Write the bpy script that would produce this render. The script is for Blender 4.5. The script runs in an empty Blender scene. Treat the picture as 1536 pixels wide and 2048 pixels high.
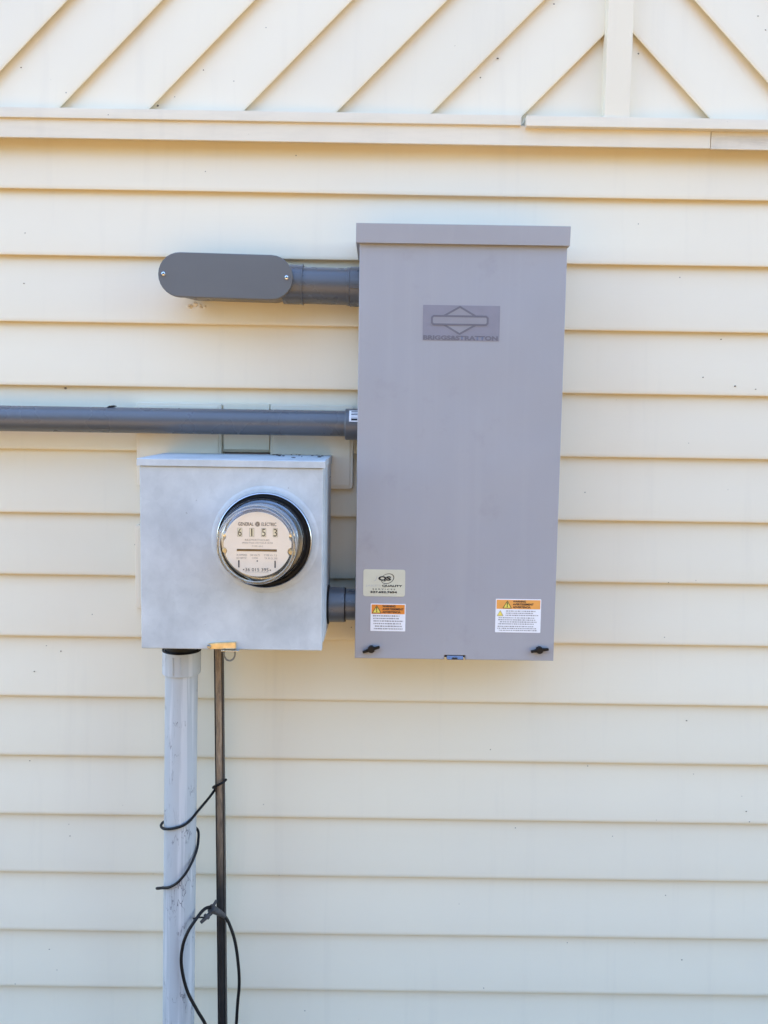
import bpy, bmesh, math, random
from mathutils import Vector, Matrix, noise as mnoise

R_ = math.radians
scene = bpy.context.scene
col = scene.collection

# ------------------------------------------------------------------ camera
cam_d = bpy.data.cameras.new('camera')
cam_d.sensor_fit = 'VERTICAL'
cam_d.sensor_height = 36.0
cam_d.lens = 36.0 * 1550.0 / 2048.0
cam_d.clip_start = 0.05
cam_d.clip_end = 2000.0
cam = bpy.data.objects.new('camera', cam_d)
col.objects.link(cam)
cam.matrix_world = (Matrix.Translation((0.0, -1.5792, 1.5572)) @ Matrix.Rotation(R_(-0.156), 4, 'Z')
                    @ Matrix.Rotation(R_(-4.789), 4, 'X') @ Matrix.Rotation(R_(-0.862), 4, 'Y')
                    @ Matrix.Rotation(R_(90), 4, 'X'))
scene.camera = cam

# ------------------------------------------------------------------ sky, sun, exposure
SUN_EL, SUN_AZ = 63.0, -38.0        # azimuth from +Y (behind the wall), negative = towards -X
world = bpy.data.worlds.new('World')
scene.world = world
world.use_nodes = True
wn = world.node_tree
bg = wn.nodes['Background']
sky = wn.nodes.new('ShaderNodeTexSky')
sky.sky_type = 'NISHITA'
sky.sun_disc = False
sky.sun_elevation = R_(SUN_EL)
sky.sun_rotation = R_(SUN_AZ)
sky.air_density = 1.0
sky.dust_density = 0.1
sky.ozone_density = 1.5
wn.links.new(sky.outputs[0], bg.inputs['Color'])
bg.inputs['Strength'].default_value = 0.15

sun_d = bpy.data.lights.new('sun', 'SUN')
sun_d.energy = 2.4
sun_d.angle = R_(0.5)
sun_d.color = (1.0, 0.90, 0.76)
sun = bpy.data.objects.new('sun', sun_d)
col.objects.link(sun)
sv = Vector((math.cos(R_(SUN_EL)) * math.sin(R_(SUN_AZ)), math.cos(R_(SUN_EL)) * math.cos(R_(SUN_AZ)), math.sin(R_(SUN_EL))))
sun.rotation_euler = sv.to_track_quat('Z', 'Y').to_euler()
sun.location = sv * 30

vs = scene.view_settings
vs.view_transform = 'Standard'
vs.look = 'None'
vs.gamma = 1.0
vs.use_curve_mapping = False
vs.exposure = 2.60
scene.cycles.use_denoising = True
scene.cycles.max_bounces = 10
scene.cycles.diffuse_bounces = 6
scene.cycles.transparent_max_bounces = 16

# ------------------------------------------------------------------ materials
def nodes_of(m):
    m.use_nodes = True
    return m.node_tree, m.node_tree.nodes['Principled BSDF']

def ramp(nt, src, stops):
    r = nt.nodes.new('ShaderNodeValToRGB')
    els = r.color_ramp.elements
    while len(els) < len(stops):
        els.new(0.5)
    for e, (p, c) in zip(els, stops):
        e.position = p
        e.color = (c, c, c, 1) if isinstance(c, (int, float)) else (*c, 1)
    nt.links.new(src, r.inputs[0])
    return r.outputs[0]

def tex_noise(nt, coord, scale, detail=3, rough=0.5, stretch=None):
    n = nt.nodes.new('ShaderNodeTexNoise')
    n.inputs['Scale'].default_value = scale
    n.inputs['Detail'].default_value = detail
    n.inputs['Roughness'].default_value = rough
    if stretch:
        mp = nt.nodes.new('ShaderNodeMapping')
        mp.inputs['Scale'].default_value = stretch
        nt.links.new(coord, mp.inputs[0])
        coord = mp.outputs[0]
    nt.links.new(coord, n.inputs['Vector'])
    return n.outputs['Fac']

def mixc(nt, fac, a, b, mode='MIX'):
    m = nt.nodes.new('ShaderNodeMix')
    m.data_type = 'RGBA'
    m.blend_type = mode
    for idx, v in ((0, fac), (6, a), (7, b)):
        if hasattr(v, 'is_linked') or hasattr(v, 'links'):
            nt.links.new(v, m.inputs[idx])
        else:
            m.inputs[idx].default_value = v if idx == 0 else (*v, 1)
    return m.outputs[2]

def bump(nt, bsdf, h, strength, dist):
    b = nt.nodes.new('ShaderNodeBump')
    b.inputs['Strength'].default_value = strength
    b.inputs['Distance'].default_value = dist
    nt.links.new(h, b.inputs['Height'])
    nt.links.new(b.outputs[0], bsdf.inputs['Normal'])

def coords(nt, kind='Object'):
    return nt.nodes.new('ShaderNodeTexCoord').outputs[kind]

def plain(name, c, rough=0.5, metal=0.0, spec=0.5, var=0.08, scale=40.0, bmp=0.0):
    m = bpy.data.materials.new(name)
    nt, b = nodes_of(m)
    b.inputs['Roughness'].default_value = rough
    b.inputs['Metallic'].default_value = metal
    b.inputs['Specular IOR Level'].default_value = spec
    co = coords(nt)
    f = tex_noise(nt, co, scale, 4)
    k = ramp(nt, f, [(0.3, 1 - var), (0.7, 1 + var)])
    nt.links.new(mixc(nt, 1.0, c, k, 'MULTIPLY'), b.inputs['Base Color'])
    if bmp:
        bump(nt, b, f, 0.5, bmp)
    return m

def vinyl(name, c, dirt=0.0):
    m = bpy.data.materials.new(name)
    nt, b = nodes_of(m)
    co = coords(nt)
    g = nt.nodes.new('ShaderNodeNewGeometry').outputs['Position']
    big = tex_noise(nt, g, 1.7, 4, 0.6)
    base = mixc(nt, ramp(nt, big, [(0.35, 0.0), (0.7, 1.0)]), c, tuple(v * k for v, k in zip(c, (0.955, 0.955, 0.97))))
    oi = nt.nodes.new('ShaderNodeObjectInfo')
    base = mixc(nt, 1.0, base, ramp(nt, oi.outputs['Random'], [(0.0, 0.965), (1.0, 1.015)]), 'MULTIPLY')
    # faint vertical washed-down grime
    st = tex_noise(nt, g, 1.0, 4, 0.6, (26, 1, 1.6))
    base = mixc(nt, ramp(nt, st, [(0.56, 0.0), (0.8, 0.10 + dirt * 0.2)]), base, (0.40, 0.37, 0.33))
    # sparse specks of splashed dirt and fly spots
    vo = nt.nodes.new('ShaderNodeTexVoronoi')
    vo.inputs['Scale'].default_value = 34.0
    nt.links.new(g, vo.inputs['Vector'])
    dots = ramp(nt, vo.outputs['Distance'], [(0.03, 1.0), (0.055, 0.0)])
    sel = nt.nodes.new('ShaderNodeSeparateColor')
    nt.links.new(vo.outputs['Color'], sel.inputs[0])
    pick = ramp(nt, sel.outputs[0], [(0.85, 0.0), (0.90, 0.75)])
    mu = nt.nodes.new('ShaderNodeMath'); mu.operation = 'MULTIPLY'
    nt.links.new(dots, mu.inputs[0]); nt.links.new(pick, mu.inputs[1])
    base = mixc(nt, mu.outputs[0], base, (0.10, 0.085, 0.06))
    if dirt:
        d1 = tex_noise(nt, g, 1.0, 5, 0.65, (9, 1, 60))
        d2 = tex_noise(nt, g, 7.0, 3)
        mm = nt.nodes.new('ShaderNodeMath'); mm.operation = 'MULTIPLY'
        nt.links.new(ramp(nt, d1, [(0.42, 0.0), (0.75, 1.0)]), mm.inputs[0])
        nt.links.new(ramp(nt, d2, [(0.35, 0.1), (0.65, dirt)]), mm.inputs[1])
        base = mixc(nt, mm.outputs[0], base, (0.15, 0.14, 0.12))
    nt.links.new(base, b.inputs['Base Color'])
    b.inputs['Roughness'].default_value = 0.48
    b.inputs['Specular IOR Level'].default_value = 0.35
    gr = tex_noise(nt, co, 1.0, 4, 0.6, (7, 160, 160))
    bump(nt, b, gr, 0.12, 0.0012)
    return m

CREAM = (0.805, 0.734, 0.574)
M = {}
M['vinyl'] = vinyl('cream_vinyl', CREAM)
M['trim'] = vinyl('cream_trim', (0.795, 0.727, 0.582), 0.10)
M['trim_dirty'] = vinyl('weathered_trim', (0.75, 0.69, 0.565), 0.5)
M['block'] = vinyl('cream_mounting_block', (0.785, 0.708, 0.565))
M['sheath'] = plain('house_sheathing', (0.20, 0.16, 0.11), 0.9)
M['roof'] = plain('roof_shingle', (0.10, 0.09, 0.085), 0.9)
M['wood'] = plain('old_wood', (0.17, 0.10, 0.075), 0.8, var=0.3)

def grey_panel():
    m = bpy.data.materials.new('lilac_grey_powder_coat')
    nt, b = nodes_of(m)
    g = nt.nodes.new('ShaderNodeNewGeometry').outputs['Position']
    base = mixc(nt, ramp(nt, tex_noise(nt, g, 5, 4), [(0.3, 0.0), (0.7, 1.0)]), (0.338, 0.336, 0.356), (0.360, 0.355, 0.372))
    sm = tex_noise(nt, g, 13, 5, 0.7)
    base = mixc(nt, ramp(nt, sm, [(0.60, 0.0), (0.78, 0.30)]), base, (0.24, 0.23, 0.25))
    rs = tex_noise(nt, g, 1.0, 4, 0.6, (34, 34, 1.1))
    base = mixc(nt, ramp(nt, rs, [(0.52, 0.0), (0.75, 0.22)]), base, (0.42, 0.41, 0.42))
    nt.links.new(base, b.inputs['Base Color'])
    rn = tex_noise(nt, g, 9, 3)
    nt.links.new(ramp(nt, rn, [(0.3, 0.33), (0.7, 0.45)]), b.inputs['Roughness'])
    b.inputs['Specular IOR Level'].default_value = 0.4
    hsum = nt.nodes.new('ShaderNodeMath'); hsum.operation = 'MULTIPLY_ADD'
    nt.links.new(tex_noise(nt, g, 900, 2), hsum.inputs[0]); hsum.inputs[1].default_value = 0.012
    nt.links.new(tex_noise(nt, g, 3.2, 2), hsum.inputs[2])
    bump(nt, b, hsum.outputs[0], 0.35, 0.02)
    return m
M['panel'] = grey_panel()
M['logo_bg'] = plain('logo_plate_grey', (0.235, 0.225, 0.262), 0.45, var=0.04)
M['logo_ink'] = plain('logo_ink_grey', (0.145, 0.138, 0.165), 0.45, var=0.04)
M['logo_fill'] = plain('logo_fill_grey', (0.265, 0.255, 0.275), 0.45, var=0.03)

def galv():
    m = bpy.data.materials.new('aged_galvanised_steel')
    nt, b = nodes_of(m)
    g = nt.nodes.new('ShaderNodeNewGeometry').outputs['Position']
    base = mixc(nt, ramp(nt, tex_noise(nt, g, 11, 5, 0.65), [(0.3, 0.0), (0.7, 1.0)]), (0.42, 0.45, 0.46), (0.59, 0.62, 0.625))
    sp = nt.nodes.new('ShaderNodeTexVoronoi'); sp.inputs['Scale'].default_value = 60
    nt.links.new(g, sp.inputs['Vector'])
    se = nt.nodes.new('ShaderNodeSeparateColor'); nt.links.new(sp.outputs['Color'], se.inputs[0])
    base = mixc(nt, 0.10, base, ramp(nt, se.outputs[0], [(0, (0.42, 0.43, 0.45)), (1, (0.72, 0.73, 0.74))]))
    st = tex_noise(nt, g, 1.0, 5, 0.65, (20, 20, 7))
    base = mixc(nt, ramp(nt, st, [(0.55, 0.0), (0.75, 0.35)]), base, (0.36, 0.38, 0.39))
    fl = tex_noise(nt, g, 130, 2, 0.5)
    base = mixc(nt, ramp(nt, fl, [(0.77, 0.0), (0.81, 0.6)]), base, (0.16, 0.15, 0.14))
    nt.links.new(base, b.inputs['Base Color'])
    b.inputs['Metallic'].default_value = 0.0
    b.inputs['Specular IOR Level'].default_value = 0.3
    nt.links.new(ramp(nt, tex_noise(nt, g, 15, 4), [(0.3, 0.38), (0.7, 0.55)]), b.inputs['Roughness'])
    bump(nt, b, tex_noise(nt, g, 14, 3), 0.12, 0.004)
    return m
M['galv'] = galv()

def pvc(name, c, rough, scuff):
    m = bpy.data.materials.new(name)
    nt, b = nodes_of(m)
    g = nt.nodes.new('ShaderNodeNewGeometry').outputs['Position']
    base = mixc(nt, ramp(nt, tex_noise(nt, g, 6, 4), [(0.3, 0), (0.7, 1)]), c, tuple(v * 1.12 for v in c))
    sc = tex_noise(nt, g, 1.0, 5, 0.7, (60, 60, 9))
    base = mixc(nt, ramp(nt, sc, [(0.60, 0), (0.72, scuff)]), base, tuple(v * 0.55 for v in c))
    nt.links.new(base, b.inputs['Base Color'])
    nt.links.new(ramp(nt, tex_noise(nt, g, 20, 3), [(0.3, rough - 0.05), (0.7, rough + 0.08)]), b.inputs['Roughness'])
    b.inputs['Specular IOR Level'].default_value = 0.55
    bump(nt, b, tex_noise(nt, g, 60, 3), 0.02, 0.001)
    return m
M['pvc'] = pvc('grey_pvc', (0.098, 0.104, 0.116), 0.27, 0.08)
M['pvc_face'] = pvc('grey_pvc_cover', (0.118, 0.118, 0.118), 0.42, 0.1)
M['riser'] = pvc('weathered_pale_conduit', (0.42, 0.445, 0.46), 0.45, 0.6)

def scuffed_riser():
    m = M['riser']; nt = m.node_tree; b = nt.nodes['Principled BSDF']
    src = b.inputs['Base Color'].links[0].from_socket
    g = nt.nodes.new('ShaderNodeNewGeometry').outputs['Position']
    # pale vertical water runs and thin dark scratches
    run = tex_noise(nt, g, 1.0, 3, 0.5, (95, 95, 3.0))
    c1 = mixc(nt, ramp(nt, run, [(0.53, 0), (0.62, 0.7)]), src, (0.60, 0.61, 0.62))
    w = nt.nodes.new('ShaderNodeTexVoronoi'); w.feature = 'DISTANCE_TO_EDGE'; w.inputs['Scale'].default_value = 1.0
    mp = nt.nodes.new('ShaderNodeMapping'); mp.inputs['Scale'].default_value = (60, 60, 13)
    nt.links.new(g, mp.inputs[0])
    wob = nt.nodes.new('ShaderNodeTexNoise'); wob.inputs['Scale'].default_value = 2.5
    nt.links.new(mp.outputs[0], wob.inputs['Vector'])
    ad = nt.nodes.new('ShaderNodeVectorMath'); ad.operation = 'ADD'
    nt.links.new(mp.outputs[0], ad.inputs[0]); nt.links.new(wob.outputs['Color'], ad.inputs[1])
    nt.links.new(ad.outputs[0], w.inputs['Vector'])
    line = ramp(nt, w.outputs['Distance'], [(0.012, 1), (0.03, 0)])
    msk = ramp(nt, tex_noise(nt, g, 15, 3, 0.6), [(0.53, 0), (0.60, 0.8)])
    mu = nt.nodes.new('ShaderNodeMath'); mu.operation = 'MULTIPLY'
    nt.links.new(line, mu.inputs[0]); nt.links.new(msk, mu.inputs[1])
    c2 = mixc(nt, mu.outputs[0], c1, (0.12, 0.12, 0.14))
    nt.links.new(c2, b.inputs['Base Color'])
scuffed_riser()

def rust():
    m = bpy.data.materials.new('rusty_tarred_pipe')
    nt, b = nodes_of(m)
    g = nt.nodes.new('ShaderNodeNewGeometry').outputs['Position']
    sp = nt.nodes.new('ShaderNodeSeparateXYZ'); nt.links.new(g, sp.inputs[0])
    up = mixc(nt, ramp(nt, tex_noise(nt, g, 1, 5, 0.7, (130, 130, 28)), [(0.35, 0), (0.65, 1)]), (0.19, 0.135, 0.095), (0.44, 0.31, 0.20))
    low = mixc(nt, ramp(nt, tex_noise(nt, g, 20, 4), [(0.4, 0), (0.7, 1)]), (0.011, 0.010, 0.011), (0.035, 0.030, 0.028))
    wob = nt.nodes.new('ShaderNodeMath'); wob.operation = 'MULTIPLY_ADD'
    nt.links.new(tex_noise(nt, g, 14, 3), wob.inputs[0]); wob.inputs[1].default_value = 0.18
    nt.links.new(sp.outputs[2], wob.inputs[2])
    nt.links.new(mixc(nt, ramp(nt, wob.outputs[0], [(0.74, 0), (1.0, 1)]), low, up), b.inputs['Base Color'])
    b.inputs['Roughness'].default_value = 0.62
    bump(nt, b, tex_noise(nt, g, 170, 4), 0.4, 0.0012)
    return m
M['rust'] = rust()
M['tarred'] = plain('dark_corroded_channel', (0.045, 0.038, 0.034), 0.6, var=0.35, scale=60)
M['black'] = plain('black_rubber', (0.006, 0.006, 0.007), 0.5, spec=0.3, var=0.2)
M['knob'] = plain('black_knob_plastic', (0.006, 0.006, 0.007), 0.45, spec=0.3, var=0.1)
M['clamp'] = plain('dark_grey_clip', (0.06, 0.06, 0.062), 0.6, var=0.25, scale=120)
M['tabsteel'] = plain('sky_tinted_tab_steel', (0.30, 0.36, 0.48), 0.25, 0.8, var=0.05)  # blue of the reflected sky is put into the steel colour
M['steel'] = plain('bright_screw_steel', (0.78, 0.78, 0.80), 0.18, 1.0, var=0.05)
M['chrome'] = plain('meter_ring_steel', (0.50, 0.50, 0.52), 0.22, 1.0, var=0.1)
M['darkmetal'] = plain('meter_inner_metal', (0.40, 0.42, 0.46), 0.24, 0.9, var=0.1)
M['brass'] = plain('brass_latch', (0.78, 0.61, 0.34), 0.40, 0.8, var=0.15, scale=90)
M['wire_steel'] = plain('seal_wire_steel', (0.16, 0.13, 0.09), 0.5, 0.3, var=0.1)
M['dial'] = plain('dial_plate', (0.92, 0.80, 0.66), 0.45, 0.0, var=0.02)
M['dial_win'] = plain('dial_number_drum', (0.82, 0.74, 0.52), 0.5, var=0.03)
M['ink'] = plain('black_ink', (0.02, 0.02, 0.022), 0.6, var=0.05)
M['ink_grey'] = plain('grey_ink', (0.30, 0.28, 0.27), 0.6, var=0.05)
M['ink_faint'] = plain('faint_ink', (0.50, 0.50, 0.47), 0.6, var=0.05)
M['disc'] = plain('meter_disc', (0.20, 0.13, 0.06), 0.3, 0.8, var=0.2)
M['white'] = plain('white_label', (0.84, 0.84, 0.86), 0.4, var=0.02)
M['jqs'] = plain('pale_olive_label', (0.62, 0.60, 0.465), 0.4, var=0.03)
M['orange'] = plain('orange_label', (0.80, 0.26, 0.035), 0.45, var=0.04)
M['orange_faded'] = plain('faded_orange_label', (0.84, 0.36, 0.08), 0.45, var=0.05)
M['yellow'] = plain('yellow_label', (0.86, 0.70, 0.12), 0.45, var=0.03)
M['mud'] = plain('dried_mud', (0.16, 0.12, 0.08), 0.9, var=0.3)
M['foam'] = plain('dried_sealant', (0.74, 0.64, 0.48), 0.8, var=0.2)
M['leaf'] = plain('dry_leaf_litter', (0.035, 0.03, 0.03), 0.9, var=0.3)

def glass():
    m = bpy.data.materials.new('meter_glass')
    m.use_nodes = True
    nt = m.node_tree
    nt.nodes.remove(nt.nodes['Principled BSDF'])
    out = nt.nodes['Material Output']
    tr = nt.nodes.new('ShaderNodeBsdfTransparent'); tr.inputs[0].default_value = (0.965, 0.975, 0.98, 1)
    gl = nt.nodes.new('ShaderNodeBsdfGlossy'); gl.inputs['Roughness'].default_value = 0.03
    lw = nt.nodes.new('ShaderNodeLayerWeight'); lw.inputs['Blend'].default_value = 0.5
    pw = nt.nodes.new('ShaderNodeMath'); pw.operation = 'POWER'; pw.inputs[1].default_value = 3.0
    nt.links.new(lw.outputs['Facing'], pw.inputs[0])
    fr = nt.nodes.new('ShaderNodeMath'); fr.operation = 'MULTIPLY_ADD'; fr.inputs[1].default_value = 0.90; fr.inputs[2].default_value = 0.07
    nt.links.new(pw.outputs[0], fr.inputs[0])
    mx = nt.nodes.new('ShaderNodeMixShader')
    nt.links.new(fr.outputs[0], mx.inputs[0]); nt.links.new(tr.outputs[0], mx.inputs[1]); nt.links.new(gl.outputs[0], mx.inputs[2])
    nt.links.new(mx.outputs[0], out.inputs['Surface'])
    return m
M['glass'] = glass()
def solid_glass():
    m = bpy.data.materials.new('glass_rim')
    nt, b = nodes_of(m)
    b.inputs['Transmission Weight'].default_value = 1.0
    b.inputs['Roughness'].default_value = 0.02
    b.inputs['IOR'].default_value = 1.5
    b.inputs['Base Color'].default_value = (0.93, 0.96, 0.98, 1)
    return m
M['glass_rim'] = solid_glass()

def ground_mat():
    m = bpy.data.materials.new('dark_mulch')
    nt, b = nodes_of(m)
    g = nt.nodes.new('ShaderNodeNewGeometry').outputs['Position']
    a = mixc(nt, ramp(nt, tex_noise(nt, g, 1.3, 6, 0.65), [(0.35, 0), (0.65, 1)]), (0.032, 0.030, 0.026), (0.052, 0.048, 0.042))
    a = mixc(nt, ramp(nt, tex_noise(nt, g, 60, 5, 0.7), [(0.4, 0), (0.7, 0.5)]), a, (0.07, 0.06, 0.05))
    nt.links.new(a, b.inputs['Base Color'])
    b.inputs['Roughness'].default_value = 0.95
    bump(nt, b, tex_noise(nt, g, 80, 4), 0.6, 0.02)
    return m
M['ground'] = ground_mat()
M['bounce_ground'] = plain('warm_bounce_ground', (0.315, 0.188, 0.058), 0.9, var=0.12, scale=3.0, bmp=0.002)  # orange-brown chosen for the warm light it throws on the wall

# ------------------------------------------------------------------ object helpers
def link(name, bm, mat, parent=None, smooth=35):
    """one mesh object; vertices are given in world space and moved to the parent's base"""
    me = bpy.data.meshes.new(name)
    bm.normal_update()
    bm.to_mesh(me)
    bm.free()
    return link_mesh(name, me, mat, parent, smooth)

def origin_of(o):
    v = Vector((0, 0, 0))
    while o is not None:
        v += o.location
        o = o.parent
    return v

def link_mesh(name, me, mat, parent=None, smooth=35, wn=True):
    if parent is not None:
        me.transform(Matrix.Translation(-origin_of(parent)))
    if mat is not None:
        me.materials.append(M[mat] if isinstance(mat, str) else mat)
    if smooth and len(me.polygons):
        me.polygons.foreach_set('use_smooth', [True] * len(me.polygons))
        me.set_sharp_from_angle(angle=R_(smooth))
    o = bpy.data.objects.new(name, me)
    col.objects.link(o)
    o.parent = parent
    if smooth and wn and len(me.polygons) < 6000:
        md = o.modifiers.new('weighted_normals', 'WEIGHTED_NORMAL')
        md.keep_sharp = True
    return o

def tag(o, label=None, cat=None, group=None, kind=None):
    if label: o['label'] = label
    if cat: o['category'] = cat
    if group: o['group'] = group
    if kind: o['kind'] = kind
    return o

def thing(name, label, cat, loc=(0, 0, 0), group=None):
    o = bpy.data.objects.new(name, None)
    o.empty_display_size = 0.05
    col.objects.link(o)
    o.location = loc
    return tag(o, label, cat, group)

def box(x0, x1, y0, y1, z0, z1, bev=0.0, seg=2, bm=None):
    b = bmesh.new()
    bmesh.ops.create_cube(b, size=1.0)
    for v in b.verts:
        v.co = Vector(((x0 + x1) / 2 + v.co.x * (x1 - x0), (y0 + y1) / 2 + v.co.y * (y1 - y0), (z0 + z1) / 2 + v.co.z * (z1 - z0)))
    if bev:
        bmesh.ops.bevel(b, geom=b.edges[:], offset=bev, segments=seg, profile=0.5, affect='EDGES')
    if bm is None:
        return b
    merge(bm, b)
    return bm

def merge(dst, src):
    me = bpy.data.meshes.new('tmp')
    src.to_mesh(me)
    src.free()
    dst.from_mesh(me)
    bpy.data.meshes.remove(me)

def lathe(profile, axis_pt, axis, n=48, closed=False, bm=None):
    """profile: list of (radius, distance along axis)"""
    bm = bm or bmesh.new()
    a = Vector(axis).normalized()
    t = Vector((0, 0, 1)) if abs(a.z) < 0.9 else Vector((1, 0, 0))
    u = a.cross(t).normalized()
    w = a.cross(u)
    P = Vector(axis_pt)
    rings = []
    for r, d in profile:
        if r < 1e-6:
            rings.append([bm.verts.new(P + a * d)])
        else:
            rings.append([bm.verts.new(P + a * d + (u * math.cos(2 * math.pi * i / n) + w * math.sin(2 * math.pi * i / n)) * r) for i in range(n)])
    pairs = list(zip(rings[:-1], rings[1:]))
    if closed:
        pairs.append((rings[-1], rings[0]))
    for A, B in pairs:
        for i in range(n):
            j = (i + 1) % n
            if len(A) == 1 and len(B) == 1:
                continue
            if len(A) == 1:
                bm.faces.new((A[0], B[j], B[i]))
            elif len(B) == 1:
                bm.faces.new((A[i], A[j], B[0]))
            else:
                bm.faces.new((A[i], A[j], B[j], B[i]))
    bmesh.ops.recalc_face_normals(bm, faces=bm.faces[:])
    return bm

def catmull(pts, sub=8):
    pts = [Vector(p) for p in pts]
    out = []
    for i in range(len(pts) - 1):
        p0 = pts[max(i - 1, 0)]; p1 = pts[i]; p2 = pts[i + 1]; p3 = pts[min(i + 2, len(pts) - 1)]
        for s in range(sub):
            t = s / sub
            out.append(0.5 * ((2 * p1) + (-p0 + p2) * t + (2 * p0 - 5 * p1 + 4 * p2 - p3) * t * t + (-p0 + 3 * p1 - 3 * p2 + p3) * t ** 3))
    out.append(pts[-1])
    return out

def tube(pts, rad, n=10, sub=8, bm=None):
    bm = bm or bmesh.new()
    P = catmull(pts, sub) if sub else [Vector(p) for p in pts]
    rings = []
    nrm = None
    for i, p in enumerate(P):
        t = (P[min(i + 1, len(P) - 1)] - P[max(i - 1, 0)]).normalized()
        if nrm is None:
            nrm = t.orthogonal().normalized()
        nrm = (nrm - t * nrm.dot(t)).normalized()
        b = t.cross(nrm)
        r = rad(i / (len(P) - 1)) if callable(rad) else rad
        rings.append([bm.verts.new(p + (nrm * math.cos(2 * math.pi * k / n) + b * math.sin(2 * math.pi * k / n)) * r) for k in range(n)])
    for A, B in zip(rings[:-1], rings[1:]):
        for k in range(n):
            bm.faces.new((A[k], A[(k + 1) % n], B[(k + 1) % n], B[k]))
    bm.faces.new(rings[0][::-1]); bm.faces.new(rings[-1])
    bmesh.ops.recalc_face_normals(bm, faces=bm.faces[:])
    return bm

def prism(outline, y0, y1, bev=0.0, seg=2):
    """outline in (x, z); extruded from y0 (front, more negative) to y1 (back)"""
    bm = bmesh.new()
    f = [bm.verts.new((x, y0, z)) for x, z in outline]
    k = [bm.verts.new((x, y1, z)) for x, z in outline]
    ff = bm.faces.new(f)
    bm.faces.new(k[::-1])
    n = len(outline)
    for i in range(n):
        bm.faces.new((f[i], k[i], k[(i + 1) % n], f[(i + 1) % n]))
    bmesh.ops.recalc_face_normals(bm, faces=bm.faces[:])
    if bev:
        bm.edges.ensure_lookup_table()
        ed = [e for e in bm.edges if all(abs(v.co.y - y0) < 1e-7 for v in e.verts)]
        bmesh.ops.bevel(bm, geom=ed, offset=bev, segments=seg, profile=0.5, affect='EDGES')
    return bm

def rrect(x0, x1, z0, z1, r, n=5):
    pts = []
    for cx, cz, a0 in ((x1 - r, z1 - r, 0), (x0 + r, z1 - r, 90), (x0 + r, z0 + r, 180), (x1 - r, z0 + r, 270)):
        for i in range(n + 1):
            a = R_(a0 + 90 * i / n)
            pts.append((cx + r * math.cos(a), cz + r * math.sin(a)))
    return pts

def text_mesh(s, x0, x1, z0, z1, y, bold=0.0, thick=0.0003, shear=0.0, space=1.0):
    """lettering fitted to the given rectangle on a plane facing -Y"""
    cu = bpy.data.curves.new('lettering', 'FONT')
    cu.body = s
    cu.size = 1.0
    cu.offset = bold
    cu.shear = shear
    cu.space_character = space
    cu.resolution_u = 3
    ob = bpy.data.objects.new('lettering', cu)
    col.objects.link(ob)
    dg = bpy.context.evaluated_depsgraph_get()
    me = bpy.data.meshes.new_from_object(ob.evaluated_get(dg))
    bpy.data.objects.remove(ob)
    bpy.data.curves.remove(cu)
    xs = [v.co.x for v in me.vertices]; ys = [v.co.y for v in me.vertices]
    a0, a1, b0, b1 = min(xs), max(xs), min(ys), max(ys)
    for v in me.vertices:
        v.co = Vector((x0 + (v.co.x - a0) / (a1 - a0) * (x1 - x0), y - thick, z0 + (v.co.y - b0) / (b1 - b0) * (z1 - z0)))
    me.materials.clear()
    bm = bmesh.new()
    bm.from_mesh(me)
    bpy.data.meshes.remove(me)
    bm.normal_update()
    fl = [f for f in bm.faces if f.normal.y > 0]
    if fl:
        bmesh.ops.reverse_faces(bm, faces=fl)
    return bm

def strokes(rows, x0, x1, z0, z1, y, seed, thick=0.0003):
    """rows of print too small to read: broken short dashes"""
    rnd = random.Random(seed)
    bm = bmesh.new()
    h = (z1 - z0) / rows
    for i in range(rows):
        z = z1 - (i + 0.5) * h
        xa = x0 + rnd.uniform(0, 0.08) * (x1 - x0)
        xe = x1 - rnd.uniform(0, 0.18) * (x1 - x0)
        while xa < xe:
            w = rnd.uniform(0.0012, 0.0045)
            hh = h * rnd.uniform(0.17, 0.26)
            vs_ = [bm.verts.new(c) for c in ((xa, y - thick, z - hh), (min(xa + w, xe), y - thick, z - hh), (min(xa + w, xe), y - thick, z + hh), (xa, y - thick, z + hh))]
            bm.faces.new(vs_)
            xa += w + rnd.uniform(0.0006, 0.0014)
    return bm

# ------------------------------------------------------------------ ground
bm = bmesh.new()
bmesh.ops.create_grid(bm, x_segments=8, y_segments=8, size=300)
g = link('ground', bm, 'ground', None, 0)
tag(g, kind='structure')

bounce_slab = link('added_bounce_yard', box(-14.0, 14.0, -13.0, -1.7, -0.10, 0.03, 0.01), 'bounce_ground', None, 0)  # unseen slab, added to bounce warm sunlight onto the shaded wall
tag(bounce_slab, kind='structure')

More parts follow.
